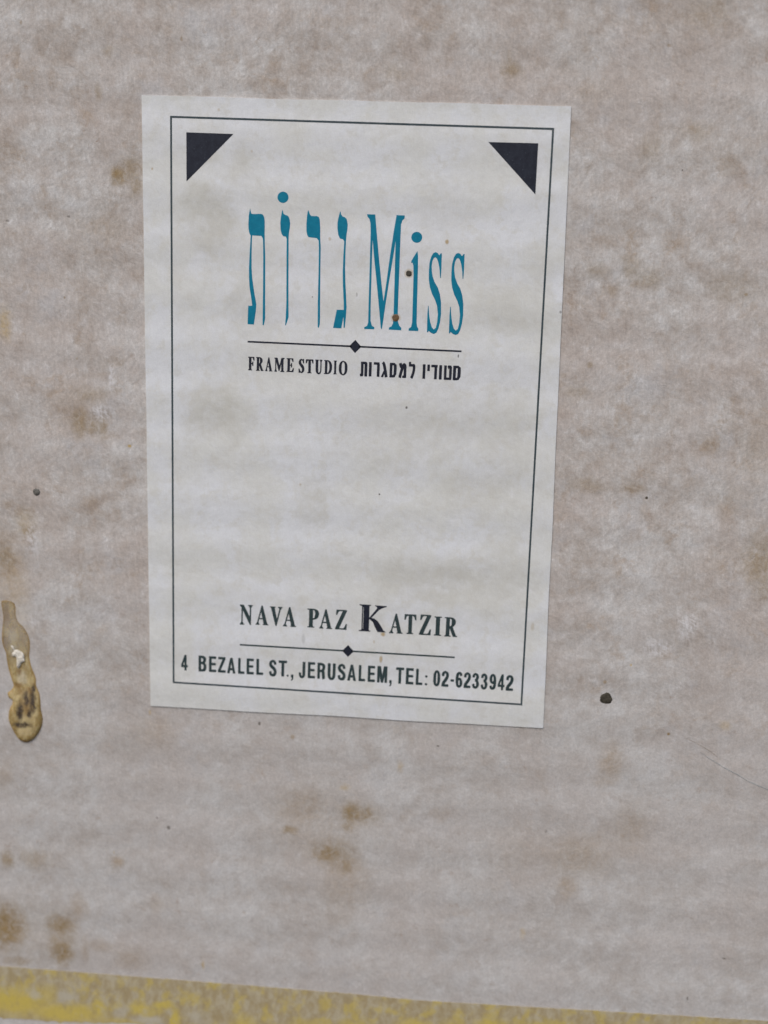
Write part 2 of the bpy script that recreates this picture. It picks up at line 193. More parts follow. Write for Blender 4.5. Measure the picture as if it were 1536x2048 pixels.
def fibre_texture(n, v, k=1.0):
    """short felted paper fibres lying every way, as the difference of stretched noises"""
    a = n.noise(n.stretch(n.warp(v, 0.25, 1.2), 0.5, 3.2, 1.0), 2.1 * k, 4, 0.6)
    b = n.noise(n.stretch(n.warp(v, 0.3, 1.0), -0.75, 3.0, 1.0), 2.3 * k, 4, 0.6)
    c = n.noise(n.stretch(v, 1.45, 3.6, 1.0), 2.6 * k, 3, 0.6)
    m = n.noise(v, 0.09, 2, 0.5)
    m = n.ramp(m, 0.38, 0.62)
    ab = n.t.nodes.new('ShaderNodeMix')
    n.put(ab.inputs[0], m); n.put(ab.inputs[2], a); n.put(ab.inputs[3], b)
    return n.math('MULTIPLY_ADD', c, 0.45, n.math('MULTIPLY', ab.outputs[0], 0.55))


def flute_wave(n, v, amp_noise=0.6):
    """the flutes inside the board telegraph through as faint level bands about 7 mm apart"""
    sep = n.t.nodes.new('ShaderNodeSeparateXYZ')
    n.put(sep.inputs[0], n.warp(v, 0.05, amp_noise * 4, 1))
    w = n.math('SINE', n.math('MULTIPLY_ADD', sep.outputs['Z'], 2 * math.pi / 7.25, 0.9))
    return w


def board_paper():
    n = N('weathered_board_paper')
    v = n.coords()
    big = n.noise(n.warp(v, 0.12, 6), 0.085, 5, 0.62)
    mid = n.noise(n.warp(v, 0.5, 2.0), 0.36, 6, 0.68)
    fine = n.noise(v, 3.2, 3, 0.7)
    fib = fibre_texture(n, v)
    grain = n.noise(v, 7.5, 2, 0.6)
    # pinkish grey, from pale worn fibre to brown-pink
    t = n.math('ADD', n.math('MULTIPLY', big, 0.45), n.math('MULTIPLY', mid, 0.55))
    t = n.ramp(t, 0.40, 0.60, 0, 1, False)
    col = n.mix(t, (0.375, 0.328, 0.292), (0.545, 0.535, 0.528))
    # warm/pink drift
    hue = n.noise(v, 0.06, 3, 0.6)
    col = n.mix(n.ramp(hue, 0.42, 0.62, 0, 0.45), col, (0.470, 0.415, 0.385))
    hue2 = n.noise(n.vec('ADD', v, (40, 9, 13)), 0.13, 4, 0.65)
    col = n.mix(n.ramp(hue2, 0.54, 0.72, 0, 0.5), col, (0.475, 0.475, 0.490))
    # pale scuffed fibres
    pale = n.math('MULTIPLY', n.ramp(mid, 0.52, 0.72), n.ramp(fib, 0.46, 0.60))
    col = n.mix(n.math('MULTIPLY', pale, 0.55), col, (0.60, 0.59, 0.60))
    # the lower third of the board is greyer and smoother: the pink wear stops there
    sep = n.t.nodes.new('ShaderNodeSeparateXYZ')
    n.put(sep.inputs[0], n.warp(v, 0.04, 30, 2))
    low = n.ramp(sep.outputs['Z'], -15, -55)
    col = n.mix(n.math('MULTIPLY', low, 0.42), col, (0.432, 0.426, 0.424))
    # olive-brown foxing clouds
    fx = n.noise(n.warp(v, 0.6, 2.2), 0.22, 7, 0.72)
    upz = n.ramp(sep.outputs['Z'], -70, -20, 0.35, 1.0)
    col = n.mix(n.math('MULTIPLY', n.ramp(fx, 0.53, 0.68, 0, 0.55), upz), col, (0.345, 0.270, 0.205))
    # brown flecks
    fl = n.noise(n.warp(v, 0.8, 1.2), 0.55, 6, 0.75)
    keep = n.ramp(n.noise(n.vec('ADD', v, (7, 3, 70)), 0.06, 2, 0.5), 0.45, 0.60)
    col = n.mix(n.math('MULTIPLY', n.ramp(fl, 0.57, 0.70, 0, 0.6), keep), col, (0.29, 0.215, 0.165))
    # placed stains
    wv = n.warp(n.warp(v, 0.35, 1.0, 2), 1.2, 1.3, 4)
    wf = n.warp(v, 2.0, 0.25, 2)
    mot = n.ramp(n.noise(n.warp(v, 1.0, 1.5), 1.0, 5, 0.7), 0.36, 0.58, 0.50, 1.0)
    cols = {'p': (0.325, 0.248, 0.172), 'b': (0.265, 0.190, 0.098), 'y': (0.44, 0.31, 0.12), 'd': (0.07, 0.06, 0.045)}
    for k in ('p', 'y', 'b', 'd'):
        for small in (False, True):
            ls = [tuple(s[:5]) for s in STAINS if s[5] == k and (max(s[2], s[3]) < 0.5) == small]
            if not ls: continue
            f = n.spots(wf if small else wv, ls, *((1.3, 0.4) if small else (2.1, 0.25)))
            if not small: f = n.math('MULTIPLY', f, mot)
            f = n.math('MULTIPLY', f, 1.25, clamp=True)
            col = n.mix(f, col, cols[k])
    # scuffed white fibre round the peeled places
    pw = n.spots(wv, [(-35.9, -2.0, 1.7, 1.4, .6), (-46.5, -20.8, 1.0, 2.6, .5), (-34.4, 3.2, .5, 2.0, .5), (-29.2, 34.6, 1.0, .6, .5),
                      (13.2, -61.5, 1.5, .9, .2), (49.5, -29.0, 1.8, 2.4, .45), (45.5, -32.5, 2.6, 1.4, .45), (-46.6, -33.5, 1.0, 1.2, .3)])
    col = n.mix(n.math('MULTIPLY', pw, n.ramp(fib, 0.42, 0.56)), col, (0.64, 0.64, 0.67))
    # fibre, grain and speckle
    amp = n.math('MULTIPLY_ADD', low, -0.40, 0.95)
    k = n.math('MULTIPLY_ADD', n.math('SUBTRACT', fib, 0.5), amp, 1.0)
    k = n.math('MULTIPLY', k, n.math('MULTIPLY_ADD', n.math('SUBTRACT', n.noise(n.warp(v, 1.0, 0.8), 0.85, 4, 0.6), 0.5), 0.17, 1.0))
    k = n.math('MULTIPLY', k, n.math('MULTIPLY_ADD', n.math('SUBTRACT', fine, 0.5), 0.50, 1.0))
    k = n.math('MULTIPLY', k, n.math('MULTIPLY_ADD', n.math('SUBTRACT', grain, 0.5), 0.45, 1.0))
    k = n.math('MULTIPLY', k, n.math('MULTIPLY_ADD', flute_wave(n, v), 0.032, 1.0))
    cc = n.t.nodes.new('ShaderNodeCombineColor')
    for i in range(3): n.put(cc.inputs[i], k)
    col = n.mix(1.0, col, cc.outputs[0], 'MULTIPLY')
    h = n.math('MULTIPLY_ADD', fine, 0.35, fib)
    nrm = n.bump(h, 0.55, 0.10)
    nrm = n.bump(n.noise(v, 0.5, 4, 0.6), 0.5, 0.25, nrm)
    nrm = n.bump(flute_wave(n, v), 0.5, 0.05, nrm)
    return n.done(col, 0.92, nrm, 0.15)


def sticker_paper():
    n = N('aged_sticker_paper')
    v = n.coords()
    m1 = n.noise(n.warp(v, 0.2, 4), 0.10, 5, 0.6)
    m2 = n.noise(n.warp(v, 0.7, 1.5), 0.42, 6, 0.7)
    col = n.mix(n.ramp(m1, 0.40, 0.60), (0.622, 0.632, 0.620), (0.655, 0.675, 0.705))
    col = n.mix(n.ramp(m2, 0.48, 0.66, 0, 0.6), col, (0.575, 0.572, 0.540))
    col = n.mix(n.ramp(m2, 0.44, 0.30, 0, 0.45), col, (0.700, 0.712, 0.745))
    wv = n.warp(n.warp(v, 0.12, 10.0, 3), 0.6, 3.2, 6)
    wf = n.warp(v, 2.5, 0.18, 2)
    g = n.spots(wv, [tuple(s[:5]) for s in PAPER_MARKS if s[5] == 'g'], 1.6, 0.45)
    g = n.math('MULTIPLY', g, n.ramp(m2, 0.30, 0.52, 0.6, 1.25), clamp=True)
    wave = n.ramp(flute_wave(n, v, 0.5), 0.55, 1.0)
    g = n.math('MAXIMUM', g, n.math('MULTIPLY', n.math('MULTIPLY', wave, 0.13), n.ramp(m1, 0.4, 0.6)))
    col = n.mix(g, col, (0.490, 0.482, 0.435))
    for k, c in (('t', (0.36, 0.25, 0.10)), ('k', (0.05, 0.045, 0.04))):
        col = n.mix(n.spots(wf, [tuple(s[:5]) for s in PAPER_MARKS if s[5] == k], 1.3, 0.5), col, c)
    halo = n.spots(wf, [(DOTS[2][0], DOTS[2][1], .60, .60, .45), (DOTS[3][0], DOTS[3][1], .66, .66, .45)], 1.25, 0.8)
    col = n.mix(halo, col, (0.42, 0.31, 0.15))
    sp = n.noise(v, 2.2, 4, 0.85)
    col = n.mix(n.ramp(sp, 0.66, 0.76, 0, 0.5), col, (0.40, 0.36, 0.28))
    fib = fibre_texture(n, v, 1.3)
    grain = n.noise(v, 6.0, 2, 0.6)
    k = n.math('MULTIPLY_ADD', n.math('SUBTRACT', fib, 0.5), 0.26, 1.0)
    k = n.math('MULTIPLY', k, n.math('MULTIPLY_ADD', n.math('SUBTRACT', grain, 0.5), 0.26, 1.0))
    cc = n.t.nodes.new('ShaderNodeCombineColor')
    for i in range(3): n.put(cc.inputs[i], k)
    col = n.mix(1.0, col, cc.outputs[0], 'MULTIPLY')
    nrm = n.bump(fib, 0.35, 0.05)
    nrm = n.bump(n.noise(v, 0.35, 3, 0.55), 0.5, 0.20, nrm)
    nrm = n.bump(flute_wave(n, v, 0.5), 0.6, 0.07, nrm)
    return n.done(col, 0.55, nrm, 0.35)


def ink(name, c, c2, rough):
    n = N(name)
    v = n.coords()
    a = n.ramp(n.noise(v, 0.9, 5, 0.7), 0.35, 0.65)
    col = n.mix(a, c, c2)
    col = n.mix(n.ramp(n.noise(v, 4.0, 4, 0.7), 0.62, 0.72, 0, 0.35), col, (0.22, 0.26, 0.29))
    return n.done(col, rough, n.bump(n.noise(v, 3.0, 3), 0.3, 0.02), 0.22)


def tape_paper():
    n = N('worn_yellow_tape')
    v = n.coords()
    streak = n.noise(n.stretch(n.warp(v, 0.6, 1.4), 0.05, 1.0, 1.8), 0.8, 6, 0.65)
    pat = n.noise(n.stretch(n.warp(v, 0.5, 2.0, 4), 0.0, 1.0, 1.3), 0.42, 5, 0.6)
    col = n.mix(n.ramp(streak, 0.36, 0.66), (0.330, 0.265, 0.150), (0.420, 0.370, 0.265))
    wv = n.warp(n.warp(v, 0.5, 2.2, 3), 1.6, 1.0, 3)
    yl = n.spots(wv, [(-51.5, -97.4, 6.5, 2.4, 1.0), (-43.0, -98.6, 6.5, 1.7, .95), (-46, -95.6, 1.6, 1.8, .6), (-37.5, -97.2, .9, 1.6, 1.0),
                      (-31.0, -96.9, 1.7, 1.0, .95), (-27.0, -96.0, 1.8, .7, .95), (-25.0, -98.4, .8, 2.2, 1.0), (-33, -99.6, 5, .8, .6), (-14, -98.7, 2.2, 2.0, .8), (-18, -101.0, 7, 1.3, .8),
                      (-3, -98.5, 4, 1.9, .8), (4, -97.5, 3, 1.7, .85), (13, -96.6, 3, 1.5, .9), (19, -96.0, 2, 1.5, .8), (25, -95.0, 2.4, 1.3, .95), (34, -94.8, 5, 1.3, .9), (46, -94.0, 4, 1.2, .5), (60, -93.0, 6, 1.4, .6)], 1.6, 0.3)
    yf = n.math('MAXIMUM', n.ramp(pat, 0.48, 0.64, 0, 0.6), n.math('MULTIPLY', yl, n.ramp(streak, 0.28, 0.52, 0.55, 1)))
    col = n.mix(yf, col, (0.500, 0.395, 0.095))
    pg = n.spots(wv, [(-42.5, -95.6, 1.6, 1.2, .7), (-48.0, -95.8, 1.2, 1.0, .6), (-29.5, -98.9, 2.6, .8, .8), (-34.0, -97.6, 1.0, 1.6, .5), (-21.5, -97.4, 1.6, 1.4, .4)], 1.5, 0.3)
    col = n.mix(n.math('MAXIMUM', pg, n.ramp(n.noise(v, 0.45, 5, 0.7), 0.57, 0.72, 0, 0.5)), col, (0.435, 0.410, 0.350))
    k = n.math('MULTIPLY_ADD', n.math('SUBTRACT', n.noise(v, 4.0, 3, 0.7), 0.5), 0.4, 1.0)
    cc = n.t.nodes.new('ShaderNodeCombineColor')
    for i in range(3): n.put(cc.inputs[i], k)
    col = n.mix(1.0, col, cc.outputs[0], 'MULTIPLY')
    return n.done(col, 0.8, n.bump(streak, 0.6, 0.12), 0.25)


def glue(org):
    n = N('dried_glue')
    v = n.coords((org[0], org[1], 0))
    wv = n.warp(n.warp(v, 0.8, 0.8, 3), 2.2, 0.95, 4)
    a = n.noise(n.stretch(n.warp(v, 0.5, 1.2), 0.15, 1.0, 2.2), 1.0, 6, 0.68)
    col = n.mix(n.ramp(a, 0.36, 0.62), (0.350, 0.245, 0.085), (0.540, 0.440, 0.240))
    bot = n.spots(wv, [(-48.1, -51.2, 1.2, 0.7, .8), (-48.0, -49.0, 1.5, 2.3, .3)])
    col = n.mix(bot, col, (0.50, 0.400, 0.220))
    greys = n.spots(wv, [(-49.8, -38.4, .7, 1.0, .65), (-48.6, -42.6, .8, 1.2, .6), (-49.9, -36.0, .8, 1.3, .55)])
    col = n.mix(greys, col, (0.60, 0.55, 0.42))
    col = n.mix(n.spots(wv, [tuple(s) + (.75,) for s in DRIP_RUST]), col, (0.235, 0.135, 0.045))
    core = n.spots(wv, [(-47.9, -46.9, 1.05, 1.7, .8), (-48.7, -44.9, .7, .7, .6)], 1.5, 0.3)
    col = n.mix(core, col, (0.270, 0.170, 0.070))
    vein = n.ramp(n.noise(n.stretch(n.warp(v, 1.5, .6), 0.2, 1.0, 2.5), 3.0, 4, 0.65), 0.32, 0.50, 0.55, 1.0)
    col = n.mix(n.math('MULTIPLY', n.spots(wv, [tuple(s) + (1.0,) for s in DRIP_MARKS], 1.9, 0.5), vein), col, (0.070, 0.052, 0.038))
    at = n.t.nodes.new('ShaderNodeAttribute')
    at.attribute_name = 'rim'
    rim = n.math('MULTIPLY', at.outputs['Fac'], n.ramp(a, 0.3, 0.6, 0.45, 0.95))
    col = n.mix(rim, col, (0.300, 0.190, 0.060))
    nrm = n.bump(n.noise(v, 1.6, 4, 0.6), 0.3, 0.12)
    m = n.done(col, n.ramp(n.noise(v, 1.0, 3), .3, .7, .22, .45), nrm, 0.5)
    sep = n.t.nodes.new('ShaderNodeSeparateXYZ')
    n.put(sep.inputs[0], n.warp(v, 0.6, 1.8, 3))
    thick = n.ramp(sep.outputs['Z'], -35.0, -44.0, 0.45, 0.94)
    n.put(n.bsdf.inputs['Alpha'], n.math('ADD', n.math('MULTIPLY_ADD', rim, 0.25, thick), n.ramp(a, 0.4, 0.7, -0.12, 0.10), clamp=True))
    n.bsdf.inputs['Subsurface Weight'].default_value = 0.15
    n.bsdf.inputs['Subsurface Radius'].default_value = (0.0008, 0.0005, 0.0002)
    n.bsdf.inputs['Subsurface Scale'].default_value = 0.5
    return m


def plain(name, c, c2, scale, rough=0.8, spec=0.3):
    n = N(name)
    v = n.coords()
    f = n.noise(v, scale, 4, 0.65)
    return n.done(n.mix(n.ramp(f, 0.35, 0.65), c, c2), rough, n.bump(f, 0.6, 0.08), spec)


M_BOARD = board_paper()
M_STICK = sticker_paper()
M_TEAL = ink('teal_ink', (0.000, 0.160, 0.262), (0.002, 0.188, 0.300), 0.5)
M_DARK = ink('dark_ink', (0.014, 0.016, 0.027), (0.022, 0.026, 0.040), 0.45)
M_GREEN = ink('greenish_dark_ink', (0.026, 0.044, 0.047), (0.042, 0.062, 0.066), 0.42)
M_GREY = ink('frame_line_ink', (0.038, 0.056, 0.066), (0.058, 0.078, 0.088), 0.45)
M_TAPE = tape_paper()
M_CORE = plain('brown_kraft', (0.30, 0.21, 0.13), (0.38, 0.28, 0.18), 0.6)
M_SPECK_D = plain('dark_dirt', (0.030, 0.027, 0.020), (0.075, 0.066, 0.050), 2.5, 0.6)
M_SPECK_B = plain('brown_dirt', (0.10, 0.060, 0.032), (0.17, 0.105, 0.055), 2.5, 0.5)
M_SPECK_G = plain('grey_dirt', (0.085, 0.082, 0.075), (0.16, 0.155, 0.14), 2.5, 0.5)
M_FLAKE = plain('white_crust', (0.52, 0.49, 0.42), (0.78, 0.74, 0.66), 2.0, 0.7)
M_THREAD = plain('grey_blue_thread', (0.27, 0.31, 0.33), (0.34, 0.36, 0.36), 0.5, 0.6)
M_FIBRE = plain('tan_fibre', (0.27, 0.22, 0.17), (0.34, 0.29, 0.23), 0.5, 0.7)

# ------------------------------------------------------------------ mesh helpers
def link(name, me, mat, parent=None, org=(0, 0, 0), **props):
    """me: (verts mm, faces); the object's origin goes to org"""
    vs, fs = me
    m = bpy.data.meshes.new(name)
    o3 = W(*org)
    m.from_pydata([tuple(W(*p) - o3) for p in vs], [], fs)
    m.materials.append(mat)
    m.update()
    o = bpy.data.objects.new(name, m)
    COL.objects.link(o)
    if parent is not None:
        o.parent = parent
        o.location = o3 - parent.location
    else:
        o.location = o3
    for k, val in props.items(): o[k] = val
    return o


def thing(name, label, cat, org, group=None):
    o = bpy.data.objects.new(name, None)
    o.empty_display_size = 0.005
    COL.objects.link(o)
    o.location = W(*org)
    o['label'] = label
    o['category'] = cat
    if group: o['group'] = group
    return o


def area(p):
    return sum(p[i - 1][0] * p[i][1] - p[i][0] * p[i - 1][1] for i in range(len(p))) / 2


def union(polys):
    """triangles covering the union of polygons"""
    vs, fs = [], []
    for p in polys:
        if area(p) < 0: p = p[::-1]
        b = len(vs)
        vs += [Vector((x, y)) for x, y in p]
        fs.append(list(range(b, b + len(p))))
    r = delaunay_2d_cdt(vs, [], fs, 1, 1e-6)
    tri = [f for f, o in zip(r[2], r[5]) if len(o)]
    return [(v.x, v.y) for v in r[0]], tri


def slab(vt, z0, z1):
    vs, tri = vt
    n = len(vs)
    out = [(x, y, z1) for x, y in vs] + [(x, y, z0) for x, y in vs]
    fs, ed = [], {}
    for f in tri:
        f = tuple(f)
        a = area([vs[i] for i in f])
        if a < 0: f = f[::-1]
        fs.append(f)
        fs.append(tuple(i + n for i in f[::-1]))
        for i in range(3): ed[(f[i], f[(i + 1) % 3])] = 1
    for (a, b) in ed:
        if (b, a) not in ed: fs.append((b, a, a + n, b + n))
    return out, fs


def smooth(pts, sub=6):
    """Catmull-Rom through tuples"""
    if len(pts) < 3: return pts
    P = [pts[0]] + list(pts) + [pts[-1]]
    out = []
    for i in range(1, len(P) - 2):
        for k in range(sub):
            t = k / sub
            out.append(tuple(0.5 * ((2 * b) + (c - a) * t + (2 * a - 5 * b + 4 * c - d) * t * t + (3 * b - a - 3 * c + d) * t ** 3)
                             for a, b, c, d in zip(P[i - 1], P[i], P[i + 1], P[i + 2])))
    out.append(tuple(pts[-1]))
    return out

# ------------------------------------------------------------------ letter shapes
def R_(x0, y0, x1, y1): return [[(x0, y0), (x1, y0), (x1, y1), (x0, y1)]]
def P_(*p): return [list(p)]
def K_(*pts, curve=True, closed=False):
    """a pen stroke through (x, y, half-width) points"""
    pts = list(pts)
    if closed:
        pts = pts + [pts[0]]
        ex = [pts[-2]] + pts + [pts[1]]
        s = smooth(ex, 5)[5:-5] if curve else pts
    else:
        s = smooth(pts, 5) if curve and len(pts) > 2 else pts
    L, Rr = [], []
    for i, (x, y, w) in enumerate(s):
        a = s[max(i - 1, 0)]; b = s[min(i + 1, len(s) - 1)]
        if closed and i in (0, len(s) - 1): a, b = s[-2], s[1]
        dx, dy = b[0] - a[0], b[1] - a[1]
        l = math.hypot(dx, dy) or 1
        L.append((x - dy / l * w, y + dx / l * w)); Rr.append((x + dy / l * w, y - dx / l * w))
    return [[L[i], L[i + 1], Rr[i + 1], Rr[i]] for i in range(len(s) - 1)]
def foot(x, h, y=0.0, t=0.045, d=1):      # bracketed serif, d = +1 at the baseline, -1 at the cap line
    return P_((x - h, y), (x + h, y), (x + h, y + d * t * .7), (x + h * .55, y + d * t * 1.3), (x + h * .42, y + d * t * 2.6), (x - h * .42, y + d * t * 2.6), (x - h * .55, y + d * t * 1.3), (x - h, y + d * t * .7))

SERIF = {
 'I': (.34, R_(.085, .02, .255, .98) + foot(.17, .165) + foot(.17, .165, 1, d=-1)),
 'F': (.52, R_(.08, .02, .25, .98) + foot(.165, .16) + P_((0, 1), (.50, 1), (.52, .74), (.48, .74), (.42, .90), (.36, .945), (0, .955))
      + R_(.2, .475, .36, .525) + P_((.35, .51), (.39, .66), (.42, .66), (.42, .34), (.39, .34), (.35, .49))),
 'E': (.58, R_(.08, .02, .25, .98) + P_((0, 1), (.53, 1), (.55, .75), (.51, .75), (.45, .90), (.39, .945), (0, .955))
      + P_((0, 0), (.56, 0), (.59, .29), (.55, .29), (.49, .12), (.41, .055), (0, .045))
      + R_(.2, .475, .37, .525) + P_((.36, .51), (.40, .66), (.43, .66), (.43, .34), (.40, .34), (.36, .49))),
 'R': (.66, R_(.08, .02, .25, .98) + foot(.165, .16) + P_((0, .955), (.30, .955), (.30, 1), (0, 1))
      + K_((.22, .975, .025), (.34, .96, .04), (.44, .88, .075), (.47, .75, .098), (.43, .61, .07), (.34, .52, .035), (.22, .495, .025))
      + P_((.25, .50), (.40, .54), (.60, .06), (.66, .04), (.66, 0), (.46, 0))),
 'P': (.60, R_(.10, .02, .28, .98) + foot(.19, .18) + P_((0, .955), (.34, .955), (.34, 1), (0, 1))
      + K_((.24, .975, .025), (.38, .955, .04), (.48, .87, .08), (.51, .73, .09), (.47, .57, .08), (.38, .475, .04), (.24, .455, .025))),
 'D': (.66, R_(.08, .02, .25, .98) + P_((0, .955), (.28, .955), (.28, 1), (0, 1)) + P_((0, 0), (.28, 0), (.28, .045), (0, .045))
      + K_((.22, .975, .025), (.36, .955, .035), (.49, .85, .07), (.565, .67, .09), (.575, .5, .095), (.565, .33, .09), (.49, .15, .07), (.36, .045, .035), (.22, .025, .025))),
 'O': (.70, K_((.35, .975, .028), (.17, .86, .065), (.10, .68, .09), (.09, .5, .095), (.10, .32, .09), (.17, .14, .065), (.35, .025, .028), (.53, .14, .065), (.60, .32, .09), (.61, .5, .095), (.60, .68, .09), (.53, .86, .065), closed=True)),
 'U': (.66, K_((.17, .98, .098), (.17, .5, .098), (.175, .27, .098), (.22, .12, .07), (.34, .045, .045), (.46, .09, .04), (.53, .22, .03), (.545, .5, .028), (.545, .98, .028))
      + foot(.17, .165, 1, d=-1) + foot(.55, .11, 1, d=-1)),
 'T': (.62, R_(.225, .02, .395, .98) + foot(.31, .17) + P_((.01, 1), (.61, 1), (.62, .72), (.58, .72), (.52, .89), (.42, .945), (.20, .945), (.10, .89), (.04, .72), (0, .72))),
 'S': (.50, K_((.42, .76, .018), (.39, .88, .03), (.27, .96, .035), (.14, .90, .06), (.10, .76, .08), (.16, .63, .09), (.28, .51, .10), (.38, .38, .09), (.405, .24, .08), (.36, .10, .06), (.23, .035, .035), (.11, .12, .03), (.06, .26, .018))
      + P_((.40, 1), (.44, 1), (.45, .70), (.41, .70), (.37, .88)) + P_((.04, 0), (.08, 0), (.13, .10), (.06, .30), (.02, .30))),
 'M': (.86, R_(.075, .02, .125, .96) + foot(.10, .10) + P_((0, 1), (.22, 1), (.48, .26), (.40, .02), (.10, .90), (0, .955)) + P_((.40, .02), (.46, .20), (.68, .98), (.62, .98), (.42, .30))
      + R_(.62, .02, .77, .98) + foot(.695, .16) + P_((.62, 1), (.86, 1), (.86, .955), (.77, .92), (.62, .92))),
 'N': (.72, R_(.10, .02, .145, .96) + foot(.12, .12) + P_((0, 1), (.20, 1), (.62, .30), (.62, 0), (.59, 0), (.09, .88), (0, .955)) + R_(.575, .01, .625, .98) + foot(.60, .12, 1, d=-1)),
 'A': (.72, P_((.33, 1), (.38, 1), (.66, .045), (.47, .045), (.29, .80)) + P_((.33, 1), (.36, .92), (.115, .045), (.07, .045)) + R_(.16, .295, .50, .345) + foot(.11, .11) + foot(.57, .155)),
 'V': (.72, P_((.06, .955), (.25, .955), (.43, .22), (.39, 0), (.34, 0)) + P_((.34, 0), (.39, 0), (.63, .955), (.58, .955), (.37, .18)) + foot(.155, .155, 1, d=-1) + foot(.60, .12, 1, d=-1)),
 'Z': (.62, P_((.06, 1), (.60, 1), (.60, .955), (.20, .05), (0, .05), (0, .045), (.40, .945), (.06, .945)) + P_((0, 0), (.60, 0), (.61, .28), (.57, .28), (.51, .12), (.43, .055), (0, .055))
      + P_((.06, 1), (.04, .74), (.08, .74), (.15, .90), (.25, .95), (.30, 1))),
 'K': (1.05, R_(.115, .02, .158, .97) + R_(.174, .02, .385, .98) + P_((.02, 0), (.44, 0), (.44, .03), (.38, .055), (.37, .09), (.13, .09), (.11, .055), (.02, .03))
      + P_((.02, 1), (.44, 1), (.44, .97), (.38, .945), (.37, .90), (.13, .90), (.11, .945), (.02, .97))
      + P_((.34, .46), (.42, .46), (.73, .82), (.86, .90), (1.0, .95), (1.0, .985), (.58, .99), (.58, .965), (.64, .94), (.66, .88), (.60, .80))
      + P_((.40, .52), (.56, .50), (.70, .40), (.80, .26), (.92, .06), (1.02, 0), (.70, 0), (.64, .10), (.52, .36), (.38, .48))),
}
b = .09
SANS = {
 '4': (.55, P_((.30, 1), (.44, 1), (.44, .19 ), (.30, .19), (.30, .72), (.13, .36), (.13, .34), (0, .34), (0, .36)) + R_(.30, 0, .44, .3) + R_(0, .21, .55, .345)),
 'B': (.60, R_(0, 0, .17, 1) + K_((.10, .93, .07), (.34, .92, .075), (.47, .84, .098), (.49, .74, .098), (.44, .62, .08), (.32, .55, .065), (.10, .54, .065)) + K_((.32, .54, .07), (.46, .47, .08), (.515, .36, .098), (.52, .24, .098), (.46, .12, .098), (.33, .07, .07), (.10, .07, .07))),
 'E': (.56, R_(0, 0, .17, 1) + R_(.1, 0, .56, .14) + R_(.1, .86, .55, 1) + R_(.1, .44, .52, .575)),
 'Z': (.58, R_(.02, .86, .56, 1) + R_(0, 0, .58, .14) + P_((0, .12), (.17, .12), (.56, .88), (.38, .88))),
 'A': (.66, P_((.25, 1), (.41, 1), (.66, 0), (.49, 0), (.33, .80), (.17, 0), (0, 0)) + R_(.15, .20, .51, .335)),
 'L': (.52, R_(0, 0, .17, 1) + R_(.1, 0, .52, .14)),
 'S': (.60, K_((.51, .72, .08), (.46, .87, .075), (.31, .93, .07), (.15, .87, .08), (.10, .74, .098), (.18, .61, .098), (.31, .53, .098), (.45, .42, .098), (.515, .28, .098), (.45, .12, .098), (.31, .07, .07), (.14, .12, .08), (.08, .29, .08))),
 'T': (.60, R_(.215, 0, .385, 1) + R_(0, .86, .60, 1)),
 '.': (.17, R_(0, 0, .17, 1)),
 ',': (.17, P_((0, 1), (.17, 1), (.17, .5), (.14, .2), (.04, 0), (0, .1), (.09, .35), (.09, .55), (0, .55))),
 'J': (.50, K_((.415, 1, .098), (.415, .6, .098), (.41, .24, .098), (.36, .11, .08), (.25, .07, .07), (.13, .12, .075), (.085, .24, .08), (.085, .33, .08))),
 'R': (.60, R_(0, 0, .17, 1) + K_((.10, .93, .07), (.34, .92, .075), (.48, .83, .098), (.50, .72, .098), (.45, .58, .08), (.33, .50, .07), (.10, .49, .07)) + K_((.36, .50, .08), (.45, .42, .098), (.47, .25, .098), (.49, .08, .098), (.52, 0, .098))),
 'U': (.60, K_((.085, 1, .098), (.085, .5, .098), (.10, .24, .098), (.18, .10, .08), (.30, .07, .07), (.42, .10, .08), (.50, .24, .098), (.515, .5, .098), (.515, 1, .098))),
 'M': (.76, R_(0, 0, .155, 1) + R_(.605, 0, .76, 1) + P_((.03, 1), (.24, 1), (.38, .35), (.52, 1), (.73, 1), (.45, 0), (.31, 0))),
 ':': (.17, R_(0, 0, .17, .17) + R_(0, .72, .17, .89)),
 '0': (.54, K_((.27, .93, .07), (.14, .86, .08), (.085, .68, .098), (.085, .5, .098), (.085, .32, .098), (.14, .14, .08), (.27, .07, .07), (.40, .14, .08), (.455, .32, .098), (.455, .5, .098), (.455, .68, .098), (.40, .86, .08), closed=True)),
 '2': (.54, K_((.08, .68, .08), (.10, .84, .08), (.25, .93, .07), (.41, .87, .08), (.45, .72, .098), (.40, .55, .098), (.26, .38, .098), (.13, .22, .098), (.09, .07, .098)) + R_(0, 0, .54, .14)),
 '-': (.30, R_(0, 0, .30, 1)),
 '6': (.54, K_((.45, .76, .08), (.41, .88, .075), (.28, .93, .07), (.14, .85, .098), (.085, .64, .098), (.085, .36, .098), (.14, .14, .08), (.27, .07, .07), (.41, .14, .08), (.455, .31, .098), (.40, .49, .08), (.27, .56, .065), (.13, .47, .07))),
 '9': (.54, K_((.09, .24, .08), (.13, .12, .075), (.26, .07, .07), (.40, .15, .098), (.455, .36, .098), (.455, .64, .098), (.40, .86, .08), (.27, .93, .07), (.13, .86, .08), (.085, .69, .098), (.14, .51, .08), (.27, .44, .065), (.41, .53, .07))),
 '3': (.54, K_((.08, .72, .08), (.11, .86, .08), (.26, .93, .07), (.40, .86, .08), (.43, .74, .098), (.38, .60, .08), (.24, .54, .065)) + K_((.24, .53, .065), (.39, .48, .075), (.455, .34, .098), (.455, .24, .098), (.40, .12, .08), (.26, .07, .07), (.12, .13, .08), (.08, .29, .08))),
}
